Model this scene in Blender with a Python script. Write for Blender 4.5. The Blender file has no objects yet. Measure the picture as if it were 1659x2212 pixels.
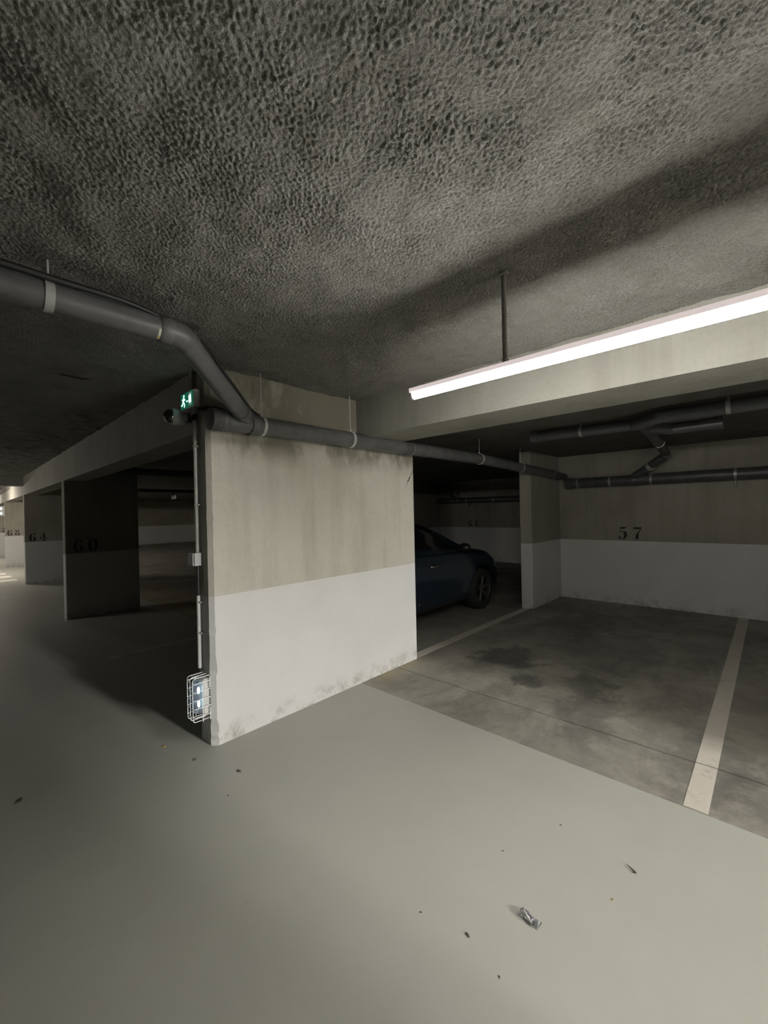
import bpy, bmesh, math, random
import numpy as np
from mathutils import Vector, Matrix

SC = bpy.context.scene
COL = SC.collection
PI = math.pi

# ------------------------------------------------------------------ camera
F_PX = 900.3
Fv = Vector((0.7310, 0.6823, -0.0020)); Rv = Vector((0.6821, -0.7309, -0.0216)); Uv = Vector((0.0162, -0.0144, 0.9998))
cd = bpy.data.cameras.new('camera'); cam = bpy.data.objects.new('camera', cd); COL.objects.link(cam)
cd.sensor_fit = 'HORIZONTAL'; cd.sensor_width = 36.0; cd.lens = F_PX / 1659.0 * 36.0
cd.clip_start = 0.02; cd.clip_end = 200
M = Matrix(((Rv.x, Uv.x, -Fv.x), (Rv.y, Uv.y, -Fv.y), (Rv.z, Uv.z, -Fv.z)))
cam.matrix_world = Matrix.Translation((0, 0, 1.55)) @ M.to_4x4()
SC.camera = cam

# ------------------------------------------------------------------ world, exposure
w = bpy.data.worlds.new('world'); SC.world = w; w.use_nodes = True
SC.view_settings.view_transform = 'Standard'
SC.view_settings.look = 'None'
SC.view_settings.exposure = 0.0
SC.view_settings.gamma = 1.0
SC.view_settings.use_curve_mapping = False

EA, EB, ED, EE, EG = 145.0, 7300.0, 210.0, 450.0, 8.0     # tube radiance: in view, added behind the viewpoint, opposite, far lane, inner bays
TUBE_COL = (1.0, 0.975, 0.93)
w.node_tree.nodes['Background'].inputs[0].default_value = (0.55, 0.6, 0.65, 1)
w.node_tree.nodes['Background'].inputs[1].default_value = 0.02

# ------------------------------------------------------------------ materials
def new_mat(name):
    m = bpy.data.materials.new(name); m.use_nodes = True
    nt = m.node_tree
    return m, nt, nt.nodes['Principled BSDF']

def mat(name, col, rough=0.6, metal=0.0, spec=0.5, noise=0.0, nscale=20.0, bump=0.0, bscale=80.0, coat=0.0):
    m, nt, b = new_mat(name)
    b.inputs['Base Color'].default_value = (*col, 1)
    b.inputs['Roughness'].default_value = rough
    b.inputs['Metallic'].default_value = metal
    b.inputs['Specular IOR Level'].default_value = spec
    b.inputs['Coat Weight'].default_value = coat
    if noise > 0 or bump > 0:
        tc = nt.nodes.new('ShaderNodeNewGeometry')
        if noise > 0:
            n = nt.nodes.new('ShaderNodeTexNoise'); n.inputs['Scale'].default_value = nscale; n.inputs['Detail'].default_value = 6
            nt.links.new(tc.outputs['Position'], n.inputs['Vector'])
            r = nt.nodes.new('ShaderNodeMapRange'); r.inputs[1].default_value = 0.3; r.inputs[2].default_value = 0.7
            r.inputs[3].default_value = 1 - noise; r.inputs[4].default_value = 1 + noise
            nt.links.new(n.outputs['Fac'], r.inputs[0])
            mx = nt.nodes.new('ShaderNodeMix'); mx.data_type = 'RGBA'; mx.blend_type = 'MULTIPLY'; mx.inputs[0].default_value = 1
            mx.inputs[6].default_value = (*col, 1); nt.links.new(r.outputs[0], mx.inputs[7])
            nt.links.new(mx.outputs[2], b.inputs['Base Color'])
        if bump > 0:
            n2 = nt.nodes.new('ShaderNodeTexNoise'); n2.inputs['Scale'].default_value = bscale; n2.inputs['Detail'].default_value = 5
            nt.links.new(tc.outputs['Position'], n2.inputs['Vector'])
            bp = nt.nodes.new('ShaderNodeBump'); bp.inputs['Distance'].default_value = bump
            nt.links.new(n2.outputs['Fac'], bp.inputs['Height']); nt.links.new(bp.outputs[0], b.inputs['Normal'])
    return m

class G:
    """small node-graph helper"""
    def __init__(s, nt): s.nt = nt
    def geo(s):
        return s.nt.nodes.new('ShaderNodeNewGeometry').outputs['Position']
    def mapped(s, v, scale=(1, 1, 1), loc=(0, 0, 0), rot=(0, 0, 0)):
        n = s.nt.nodes.new('ShaderNodeMapping'); s.nt.links.new(v, n.inputs[0])
        n.inputs['Location'].default_value = loc; n.inputs['Scale'].default_value = scale; n.inputs['Rotation'].default_value = rot
        return n.outputs[0]
    def noise(s, v, sc, det=5, rough=0.55, dist=0.0):
        n = s.nt.nodes.new('ShaderNodeTexNoise'); n.inputs['Scale'].default_value = sc; n.inputs['Detail'].default_value = det
        n.inputs['Roughness'].default_value = rough; n.inputs['Distortion'].default_value = dist
        s.nt.links.new(v, n.inputs['Vector']); return n.outputs['Fac']
    def voro(s, v, sc):
        n = s.nt.nodes.new('ShaderNodeTexVoronoi'); n.inputs['Scale'].default_value = sc
        s.nt.links.new(v, n.inputs['Vector']); return n.outputs['Distance']
    def rng(s, f, a, b, c=0.0, d=1.0, smooth=False):
        n = s.nt.nodes.new('ShaderNodeMapRange'); s.nt.links.new(f, n.inputs[0])
        if smooth: n.interpolation_type = 'SMOOTHSTEP'
        for i, x in enumerate((a, b, c, d)): n.inputs[1 + i].default_value = x
        return n.outputs[0]
    def math(s, op, a, b):
        n = s.nt.nodes.new('ShaderNodeMath'); n.operation = op
        for i, x in enumerate((a, b)):
            if isinstance(x, (int, float)): n.inputs[i].default_value = x
            else: s.nt.links.new(x, n.inputs[i])
        return n.outputs[0]
    def mix(s, f, a, b, blend='MIX'):
        n = s.nt.nodes.new('ShaderNodeMix'); n.data_type = 'RGBA'; n.blend_type = blend
        if isinstance(f, (int, float)): n.inputs[0].default_value = f
        else: s.nt.links.new(f, n.inputs[0])
        for i, x in ((6, a), (7, b)):
            if isinstance(x, tuple): n.inputs[i].default_value = (*x, 1)
            else: s.nt.links.new(x, n.inputs[i])
        return n.outputs[2]
    def xyz(s, v):
        n = s.nt.nodes.new('ShaderNodeSeparateXYZ'); s.nt.links.new(v, n.inputs[0]); return n.outputs
    def bump(s, h, dist, bsdf, strength=1.0):
        n = s.nt.nodes.new('ShaderNodeBump'); n.inputs['Distance'].default_value = dist; n.inputs['Strength'].default_value = strength
        s.nt.links.new(h, n.inputs['Height']); s.nt.links.new(n.outputs[0], bsdf.inputs['Normal'])

def concrete_mat(name, a, b, dark, stain_shade=True):
    """cast wall concrete: cloudy tone, vertical board streaks, pin holes, damp stains with shade painted in higher up"""
    m, nt, bs = new_mat(name); g = G(nt); p = g.geo()
    c = g.mix(g.rng(g.noise(p, 1.6, 6, 0.6), 0.35, 0.65), a, b)
    streak = g.noise(g.mapped(p, (5.0, 5.0, 0.45)), 1.3, 5, 0.6)
    c = g.mix(g.rng(streak, 0.48, 0.72, 0, 0.38), c, dark)
    c = g.mix(g.rng(g.noise(p, 45, 4), 0.35, 0.7, 0.0, 0.14), c, dark)
    pits = g.rng(g.voro(p, 9.0), 0.05, 0.035, 0, 1)
    sel = g.rng(g.noise(p, 6.0, 2), 0.56, 0.6)
    pm = g.math('MULTIPLY', pits, sel)
    c = g.mix(g.math('MULTIPLY', pm, 0.45), c, dark)
    rust = g.rng(g.noise(g.mapped(p, loc=(3.1, 1, 7)), 7.0, 6, 0.7), 0.66, 0.78, 0, 0.35)
    c = g.mix(rust, c, (0.27, 0.205, 0.10))
    if stain_shade:
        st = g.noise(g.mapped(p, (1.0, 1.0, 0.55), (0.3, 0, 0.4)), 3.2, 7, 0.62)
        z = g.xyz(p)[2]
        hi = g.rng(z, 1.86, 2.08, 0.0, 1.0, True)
        sm = g.math('MULTIPLY', g.rng(g.math('ADD', st, g.rng(z, 2.15, 2.3, 0.0, 0.12)), 0.44, 0.58), hi)  # pipe grime, deepened towards the ceiling to paint in the shade there
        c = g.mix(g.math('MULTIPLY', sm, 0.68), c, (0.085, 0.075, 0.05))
    nt.links.new(c, bs.inputs['Base Color'])
    bs.inputs['Roughness'].default_value = 0.85
    bs.inputs['Specular IOR Level'].default_value = 0.25
    h = g.math('ADD', g.noise(p, 14, 6, 0.6), g.math('MULTIPLY', pm, -0.6))
    g.bump(h, 0.004, bs)
    return m

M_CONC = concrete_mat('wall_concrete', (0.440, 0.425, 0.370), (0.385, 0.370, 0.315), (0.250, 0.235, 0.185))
M_WALL = concrete_mat('darker_wall_concrete', (0.300, 0.286, 0.238), (0.245, 0.231, 0.188), (0.150, 0.138, 0.102), stain_shade=False)  # same mix as the pier concrete in a darker tone
M_BEAM = concrete_mat('beam_concrete', (0.272, 0.266, 0.234), (0.228, 0.221, 0.190), (0.160, 0.152, 0.124), stain_shade=False)

def white_mat():
    m, nt, bs = new_mat('white_wall_paint'); g = G(nt); p = g.geo()
    c = g.mix(g.rng(g.noise(p, 2.2, 5), 0.35, 0.7), (0.528, 0.528, 0.512), (0.488, 0.488, 0.472))
    z = g.xyz(p)[2]
    low = g.rng(z, 0.16, 0.0, 0.0, 1.0)
    dirt = g.math('MULTIPLY', g.rng(g.noise(p, 9, 7, 0.7), 0.47, 0.68), low)
    c = g.mix(g.math('MULTIPLY', dirt, 0.7), c, (0.112, 0.086, 0.050))
    chip = g.math('MULTIPLY', g.rng(g.voro(p, 16.0), 0.055, 0.035), g.rng(g.noise(p, 3.0, 2), 0.5, 0.55))
    c = g.mix(g.math('MULTIPLY', chip, 0.6), c, (0.198, 0.185, 0.152))
    nt.links.new(c, bs.inputs['Base Color']); bs.inputs['Roughness'].default_value = 0.6
    bs.inputs['Specular IOR Level'].default_value = 0.3
    g.bump(g.math('SUBTRACT', g.noise(p, 11, 6, 0.6), g.math('MULTIPLY', chip, 0.5)), 0.003, bs)
    return m
M_WHITE = white_mat()

def flock_mat():
    m, nt, bs = new_mat('sprayed_flock'); g = G(nt); p = g.geo()
    c = g.mix(g.rng(g.noise(p, 1.1, 6, 0.65), 0.36, 0.66), (0.250, 0.247, 0.228), (0.180, 0.177, 0.160))
    c = g.mix(g.rng(g.noise(p, 7.0, 5, 0.7), 0.5, 0.75, 0, 0.45), c, (0.112, 0.102, 0.073))
    c = g.mix(g.rng(g.noise(g.mapped(p, loc=(5, 2, 0)), 3.0, 6, 0.7), 0.58, 0.74, 0, 0.4), c, (0.086, 0.076, 0.050))
    c = g.mix(g.rng(g.noise(p, 90, 4, 0.65), 0.42, 0.7, 0, 0.55), c, (0.092, 0.086, 0.069))
    nt.links.new(c, bs.inputs['Base Color']); bs.inputs['Roughness'].default_value = 0.95
    bs.inputs['Specular IOR Level'].default_value = 0.1
    h = g.math('ADD', g.noise(p, 95, 6, 0.7), g.math('MULTIPLY', g.noise(p, 34, 3, 0.6), 1.4))
    g.bump(h, 0.006, bs)
    return m
M_FLOCK = flock_mat()

def lane_mat():
    m, nt, bs = new_mat('lane_floor_paint'); g = G(nt); p = g.geo()
    c = g.mix(g.rng(g.noise(p, 0.9, 5, 0.6), 0.35, 0.65), (0.372, 0.372, 0.322), (0.347, 0.344, 0.301))
    c = g.mix(g.rng(g.noise(g.mapped(p, loc=(9, 4, 0)), 2.6, 6, 0.65), 0.55, 0.75, 0, 0.22), c, (0.316, 0.285, 0.248))
    spk = g.math('MULTIPLY', g.rng(g.voro(p, 11), 0.035, 0.02), g.rng(g.noise(p, 4, 2), 0.56, 0.6))
    c = g.mix(g.math('MULTIPLY', spk, 0.5), c, (0.074, 0.068, 0.056))
    nt.links.new(c, bs.inputs['Base Color'])
    r = g.rng(g.noise(p, 5, 5), 0.3, 0.7, 0.40, 0.52); nt.links.new(r, bs.inputs['Roughness'])
    bs.inputs['Specular IOR Level'].default_value = 0.4
    g.bump(g.noise(p, 30, 4), 0.0008, bs)
    return m
M_LANE = lane_mat()

OIL = [(4.03, 2.08, .38, .34, .72), (3.60, 1.62, .15, .16, .7), (3.75, 1.18, .34, .22, .5), (3.35, 1.05, .55, .20, .45), (3.05, 1.75, .45, .16, .35), (4.9, 1.3, .9, .5, .35), (3.1, .35, .5, .25, .4), (2.9, -.1, .4, .3, .4), (5.9, 1.9, .7, .5, .35)]
def bay_mat():
    m, nt, bs = new_mat('bay_floor_concrete'); g = G(nt); p = g.geo()
    c = g.mix(g.rng(g.noise(p, 1.3, 7, 0.68, 0.4), 0.38, 0.62), (0.324, 0.312, 0.264), (0.186, 0.177, 0.150))
    c = g.mix(g.rng(g.noise(g.mapped(p, (0.6, 1.5, 1), (2, 3, 0), (0, 0, 0.35)), 2.4, 8, 0.7, 0.6), 0.52, 0.70, 0, 0.6), c, (0.090, 0.087, 0.081))
    c = g.mix(g.rng(g.noise(g.mapped(p, (1.4, 0.5, 1), (7, 1, 0), (0, 0, -0.3)), 3.0, 7, 0.7), 0.56, 0.7, 0, 0.5), c, (0.348, 0.333, 0.282))
    c = g.mix(g.rng(g.noise(p, 22, 7, 0.72), 0.42, 0.66, 0, 0.3), c, (0.150, 0.141, 0.117))
    s = g.xyz(p)
    # old oil and tyre marks where cars stop
    wn = g.noise(p, 3.2, 7, 0.68); wn2 = g.noise(g.mapped(p, loc=(4, 9, 2)), 9.0, 6, 0.7)
    for (ox_, oy_, rx_, ry_, st_) in OIL:
        a_ = g.math('MULTIPLY', g.math('SUBTRACT', s[0], ox_), 1 / rx_); b_ = g.math('MULTIPLY', g.math('SUBTRACT', s[1], oy_), 1 / ry_)
        d_ = g.math('SQRT', g.math('ADD', g.math('MULTIPLY', a_, a_), g.math('MULTIPLY', b_, b_)), 0)
        d_ = g.math('ADD', d_, g.math('MULTIPLY', g.math('SUBTRACT', wn, 0.5), 2.6))
        d_ = g.math('ADD', d_, g.math('MULTIPLY', g.math('SUBTRACT', wn2, 0.5), 1.2))
        c = g.mix(g.rng(d_, 1.15, 0.55, 0, st_, True), c, (0.055, 0.052, 0.048))
    # tan dust strip at the foot of the pier
    dx = g.rng(s[1], 2.45, 2.74, 0, 1, True)
    dxx = g.rng(s[0], 3.6, 3.3, 0, 1, True)
    d = g.math('MULTIPLY', g.math('MULTIPLY', dx, dxx), g.rng(g.noise(p, 5, 6, 0.65), 0.36, 0.56))
    c = g.mix(g.math('MULTIPLY', d, 0.75), c, (0.360, 0.294, 0.186))
    # saw-cut joint running along the lane
    wob = g.math('ADD', s[0], g.math('MULTIPLY', g.noise(p, 3, 3), 0.03))
    j = g.math('SUBTRACT', wob, 3.10)
    j = g.math('ABSOLUTE', j, 0)
    jm = g.rng(j, 0.007, 0.003)
    c = g.mix(g.math('MULTIPLY', jm, 0.6), c, (0.030, 0.027, 0.024))
    nt.links.new(c, bs.inputs['Base Color'])
    bs.inputs['Roughness'].default_value = 0.6; bs.inputs['Specular IOR Level'].default_value = 0.3
    g.bump(g.math('SUBTRACT', g.noise(p, 26, 6, 0.65), g.math('MULTIPLY', jm, 1.5)), 0.002, bs)
    return m
M_BAY = bay_mat()

def line_mat():
    m, nt, bs = new_mat('bay_line_paint'); g = G(nt); p = g.geo()
    c = g.mix(g.rng(g.noise(p, 5, 6, 0.65), 0.5, 0.75, 0, 0.5), (0.528, 0.488, 0.422), (0.396, 0.356, 0.290))
    c = g.mix(g.rng(g.noise(g.mapped(p, loc=(3, 3, 0)), 2.3, 7, 0.7), 0.58, 0.72, 0, 0.65), c, (0.119, 0.106, 0.086))
    j = g.rng(g.math('ABSOLUTE', g.math('SUBTRACT', g.math('ADD', g.xyz(p)[0], g.math('MULTIPLY', g.noise(p, 3, 3), 0.03)), 3.10), 0), 0.007, 0.003)
    c = g.mix(g.math('MULTIPLY', j, 0.8), c, (0.053, 0.046, 0.040))
    nt.links.new(c, bs.inputs['Base Color']); bs.inputs['Roughness'].default_value = 0.6
    return m
M_LINE = line_mat()
M_ZEBRA = mat('crosswalk_paint', (0.72, 0.69, 0.60), 0.6, noise=0.08)
M_INK = mat('stencil_paint', (0.012, 0.011, 0.010), 0.7)
M_SOFFIT = concrete_mat('bay_ceiling_concrete', (0.135, 0.128, 0.110), (0.100, 0.095, 0.083), (0.060, 0.055, 0.045), stain_shade=False)
M_PVC = mat('grey_pvc', (0.091, 0.091, 0.091), 0.45, noise=0.22, nscale=9, spec=0.4)
M_PVCD = mat('dark_pvc', (0.060, 0.060, 0.063), 0.4, noise=0.2, nscale=9, spec=0.5)
M_GALV = mat('galvanised_steel', (0.315, 0.315, 0.307), 0.45, metal=0.6, noise=0.15, nscale=40)
M_RODM = mat('painted_rod', (0.160, 0.152, 0.136), 0.7, noise=0.15, nscale=30)
M_BLACK = mat('black_cable', (0.012, 0.012, 0.012), 0.55)
M_WPLAS = mat('white_plastic', (0.510, 0.510, 0.493), 0.5, noise=0.06, nscale=20)
M_GPLAS = mat('grey_plastic', (0.304, 0.304, 0.292), 0.5, noise=0.08, nscale=20)
M_CONDUIT = mat('conduit_plastic', (0.300, 0.292, 0.270), 0.55, noise=0.12, nscale=15)
M_CAPR = mat('cap_rubber', (0.05, 0.045, 0.04), 0.7)
M_WIRE = mat('white_coated_wire', (0.85, 0.85, 0.83), 0.4, spec=0.6)
M_STICK = mat('paper_sticker', (0.55, 0.53, 0.46), 0.7)
M_STICKY = mat('yellowed_sticker', (0.42, 0.38, 0.16), 0.7)
M_FOIL = mat('crumpled_foil', (0.85, 0.85, 0.88), 0.16, metal=1.0, bump=0.004, bscale=160)
M_DEB = mat('dry_leaf_bits', (0.07, 0.06, 0.045), 0.8)
M_LEAF = mat('ochre_leaf', (0.30, 0.20, 0.06), 0.8)
M_DOME = mat('smoked_dome', (0.008, 0.008, 0.01), 0.06, spec=0.8, coat=0.6)
M_BODY = mat('dark_blue_car_paint', (0.009, 0.020, 0.034), 0.3, metal=0.25, coat=0.6)
M_GLASS = mat('tinted_car_glass', (0.006, 0.006, 0.007), 0.05, spec=0.8)
M_TRIM = mat('black_car_trim', (0.010, 0.010, 0.010), 0.4)
M_TYRE = mat('tyre_rubber', (0.012, 0.012, 0.012), 0.8)
M_RIM = mat('alloy_rim', (0.22, 0.21, 0.20), 0.3, metal=0.9)
M_CHROME = mat('chrome', (0.8, 0.8, 0.8), 0.1, metal=1.0)
M_HEADL = mat('headlamp_lens', (0.35, 0.36, 0.38), 0.08, spec=0.8)

def emis(name, col, s):
    m, nt, b = new_mat(name)
    b.inputs['Base Color'].default_value = (*[min(1, c) for c in col], 1)
    b.inputs['Emission Color'].default_value = (*col, 1)
    b.inputs['Emission Strength'].default_value = s
    return m
M_TUBE = emis('tube_diffuser', TUBE_COL, EA)
M_TUBE_ADDED = emis('tube_diffuser_added', TUBE_COL, EB)
M_TUBE_D = emis('tube_diffuser_opposite', (1.0, 0.96, 0.91), ED)
M_TUBEF = emis('tube_diffuser_far', (1.0, 0.90, 0.80), EE)
M_TUBEG = emis('tube_diffuser_inner', (1.0, 0.93, 0.88), EG)
M_HALO = emis('tube_back_halo', (0.9, 0.78, 0.76), 0.0045 * EA)  # weak emission standing in for the pinkish halo above the tube
M_LEDW = emis('led_white', (0.55, 0.85, 1.0), 6.0)
M_SGREEN = emis('sign_green', (0.0, 0.13, 0.07), 0.6)
M_SWHITE = emis('sign_white', (0.50, 1.0, 0.90), 2.6)
M_SDIM = emis('sign_dim', (0.30, 0.48, 0.42), 0.35)
M_LENS = None
def lens_mat():
    m, nt, b = new_mat('clear_diffuser')
    b.inputs['Base Color'].default_value = (0.75, 0.80, 0.88, 1)
    b.inputs['Roughness'].default_value = 0.12
    b.inputs['Transmission Weight'].default_value = 0.85
    b.inputs['IOR'].default_value = 1.15
    return m
M_LENS = lens_mat()

# ------------------------------------------------------------------ object helpers
def obj(name, bm, mats, parent=None, smooth=False):
    me = bpy.data.meshes.new(name)
    bmesh.ops.recalc_face_normals(bm, faces=bm.faces[:])
    bm.to_mesh(me); bm.free()
    if not isinstance(mats, (list, tuple)): mats = [mats]
    for m in mats: me.materials.append(m)
    if smooth:
        for p in me.polygons: p.use_smooth = True
        try: me.set_sharp_from_angle(angle=math.radians(40))
        except Exception: pass
    o = bpy.data.objects.new(name, me); COL.objects.link(o)
    if parent is not None: o.parent = parent
    return o

def thing(name, label, cat, loc=(0, 0, 0), group=None):
    o = bpy.data.objects.new(name, None); COL.objects.link(o)
    o.location = loc; o.empty_display_size = 0.05
    o['label'] = label; o['category'] = cat
    if group: o['group'] = group
    return o

def tag(o, label, cat, group=None):
    o['label'] = label; o['category'] = cat
    if group: o['group'] = group
    return o

def struct(o, label=None, cat=None):
    o['kind'] = 'structure'
    if label: o['label'] = label; o['category'] = cat or 'wall'
    return o

def rel(parent, pts):
    """world points -> parent's local frame (parents are translated only)"""
    L = parent.location if parent is not None else Vector((0, 0, 0))
    return [Vector(p) - L for p in pts]

def box(bm, a, b, off=(0, 0, 0), mi=0, bevel=0.0):
    a = Vector(a) - Vector(off); b = Vector(b) - Vector(off)
    vs = [bm.verts.new((x, y, z)) for x in (a.x, b.x) for y in (a.y, b.y) for z in (a.z, b.z)]
    fs = []
    for f in ((0, 1, 3, 2), (4, 6, 7, 5), (0, 4, 5, 1), (2, 3, 7, 6), (0, 2, 6, 4), (1, 5, 7, 3)):
        fc = bm.faces.new([vs[i] for i in f]); fc.material_index = mi; fs.append(fc)
    if bevel > 0:
        es = list({e for f in fs for e in f.edges})
        r = bmesh.ops.bevel(bm, geom=es, offset=bevel, segments=2, affect='EDGES', profile=0.7)
        for f in r['faces']: f.material_index = mi

def prism(bm, poly, z0, z1, off=(0, 0, 0), mi=0):
    ox, oy, oz = off
    lo = [bm.verts.new((x - ox, y - oy, z0 - oz)) for x, y in poly]
    hi = [bm.verts.new((x - ox, y - oy, z1 - oz)) for x, y in poly]
    n = len(poly)
    bm.faces.new(lo[::-1]).material_index = mi; bm.faces.new(hi).material_index = mi
    for i in range(n):
        bm.faces.new((lo[i], lo[(i + 1) % n], hi[(i + 1) % n], hi[i])).material_index = mi

def tube(bm, pts, r, seg=20, cap=True, mi=0, radii=None):
    pts = [Vector(p) for p in pts]
    n = len(pts)
    T = []
    for i in range(n):
        a = (pts[i] - pts[i - 1]).normalized() if i > 0 else None
        b = (pts[i + 1] - pts[i]).normalized() if i < n - 1 else None
        t = b if a is None else (a if b is None else (a + b).normalized())
        T.append(t)
    ref = Vector((0, 0, 1)) if abs(T[0].z) < 0.9 else Vector((1, 0, 0))
    u = T[0].cross(ref).normalized()
    rings = []
    for i in range(n):
        if i > 0:
            u = (u - T[i] * u.dot(T[i])).normalized()
        v = T[i].cross(u).normalized()
        rr = radii[i] if radii else r
        k = 1.0
        rings.append([bm.verts.new(pts[i] + (u * math.cos(2 * PI * j / seg) + v * math.sin(2 * PI * j / seg)) * rr * k) for j in range(seg)])
    for i in range(n - 1):
        for j in range(seg):
            bm.faces.new((rings[i][j], rings[i][(j + 1) % seg], rings[i + 1][(j + 1) % seg], rings[i + 1][j])).material_index = mi
    if cap:
        bm.faces.new(rings[0][::-1]).material_index = mi; bm.faces.new(rings[-1]).material_index = mi

def arc_path(p0, p1, p2, rad, n=10):
    """rounded corner at p1"""
    p0, p1, p2 = Vector(p0), Vector(p1), Vector(p2)
    a = (p0 - p1).normalized(); b = (p2 - p1).normalized()
    ang = a.angle(b); d = rad / math.tan(ang / 2)
    s = p1 + a * d; e = p1 + b * d
    out = []
    for i in range(n + 1):
        t = i / n
        out.append((1 - t) ** 2 * s + 2 * t * (1 - t) * p1 + t * t * e)
    return out

def ring(bm, c, axis, r, width, thick=0.004, seg=24):
    """short band around a pipe"""
    axis = Vector(axis).normalized(); c = Vector(c)
    tube(bm, [c - axis * width / 2, c + axis * width / 2], r + thick, seg)

# ------------------------------------------------------------------ room shell
ZC = 2.55          # lane ceiling
ZB = 2.42          # bay ceiling
def edge_x(y):     # the bay fronts drift slightly away from the lane
    return 1.23 + 0.0165 * (y - 2.745)

# floor: lane paint and bare bay concrete in one slab
bm = bmesh.new()
def quad(x0, y0, x1, y1, mi):
    vs = [bm.verts.new(p) for p in ((x0, y0, 0), (x1, y0, 0), (x1, y1, 0), (x0, y1, 0))]
    f = bm.faces.new(vs); f.material_index = mi
quad(-6, -9.2, 2.59, 2.84, 0); quad(-6, 2.84, 2.59, 26, 0)
quad(2.59, -9.2, 7.6, 2.84, 1); quad(2.59, 2.84, 12, 26, 1); quad(7.6, -9.2, 12, 2.84, 1)
bmesh.ops.remove_doubles(bm, verts=bm.verts[:], dist=1e-5)
struct(obj('floor', bm, [M_LANE, M_BAY]), 'grey-green painted lane floor meeting stained bare concrete bays', 'floor')

# lane ceiling: sprayed flock, relief is real geometry near the camera
rng = np.random.default_rng(7)
def band(shape, step, lam, width=0.5):
    n = rng.standard_normal(shape)
    fy = np.fft.fftfreq(shape[0], step)[:, None]; fx = np.fft.rfftfreq(shape[1], step)[None, :]
    f = np.hypot(fy, fx) + 1e-9
    H = np.exp(-(np.log(f * lam) ** 2) / (2 * width ** 2))
    o = np.fft.irfft2(np.fft.rfft2(n) * H, s=shape)
    return o / o.std()
def flock_grid(x0, x1, y0, y1, step):
    nx = int(round((x1 - x0) / step)) + 1; ny = int(round((y1 - y0) / step)) + 1
    X, Y = np.meshgrid(np.linspace(x0, x1, nx), np.linspace(y0, y1, ny))
    s = (ny, nx)
    a = band(s, step, max(0.018, 4 * step), 0.42); b = band(s, step, max(0.031, 6 * step), 0.4); c = band(s, step, 0.35, 0.5); d = band(s, step, max(0.012, 3 * step), 0.35)
    mod = 0.84 + 0.20 * np.clip(band(s, step, 0.5, 0.5), -1.4, 1.4)
    h = mod * (0.0018 * np.clip(a, -1.3, 2.6) - 0.0015 * np.abs(b) + 0.0012 * d) + 0.0035 * c
    Z = ZC + h
    v = np.stack([X, Y, Z], -1).reshape(-1, 3).astype(np.float32)
    i = np.arange(ny - 1)[:, None] * nx + np.arange(nx - 1)[None, :]
    q = np.stack([i, i + nx, i + nx + 1, i + 1], -1).reshape(-1, 4)
    return v, q
vs, qs, n0 = [], [], 0
for args in ((-2.0, 2.64, -0.6, 3.6, 0.004), (-2.0, 1.4, 3.6, 13.1, 0.02), (-6.0, -2.0, -9.2, 13.1, 0.05), (-2.0, 2.64, -9.2, -0.6, 0.03), (-6.0, 1.6, 13.1, 26.0, 0.06)):
    v, q = flock_grid(*args)
    vs.append(v); qs.append(q + n0); n0 += len(v)
V = np.concatenate(vs); Q = np.concatenate(qs)
me = bpy.data.meshes.new('ceiling')
me.vertices.add(len(V)); me.vertices.foreach_set('co', V.ravel())
me.loops.add(Q.size); me.loops.foreach_set('vertex_index', Q.ravel().astype(np.int32))
me.polygons.add(len(Q)); me.polygons.foreach_set('loop_start', (np.arange(len(Q)) * 4).astype(np.int32))
me.polygons.foreach_set('loop_total', np.full(len(Q), 4, np.int32))
me.polygons.foreach_set('use_smooth', np.ones(len(Q), bool))
me.update(); me.validate(); me.materials.append(M_FLOCK)
ceil = bpy.data.objects.new('ceiling', me); COL.objects.link(ceil)
struct(ceil, 'rough grey sprayed ceiling over the lane', 'ceiling')

def wallbox(name, poly, z1, label, band_top=1.0, conc=None, z0=0.0):
    bm = bmesh.new()
    if band_top > z0:
        prism(bm, poly, z0, band_top, mi=1); prism(bm, poly, band_top, z1, mi=0)
    else:
        prism(bm, poly, z0, z1, mi=0)
    # drop the coincident inner caps
    kill = [f for f in bm.faces if abs(f.normal.z) > 0 and all(abs(v.co.z - band_top) < 1e-6 for v in f.verts)]
    bm.normal_update()
    kill = [f for f in bm.faces if all(abs(v.co.z - band_top) < 1e-6 for v in f.verts)]
    bmesh.ops.delete(bm, geom=kill, context='FACES_ONLY')
    bmesh.ops.remove_doubles(bm, verts=bm.verts[:], dist=1e-6)
    return struct(obj(name, bm, [conc or M_WALL, M_WHITE]), label)

c = 0.028
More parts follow.
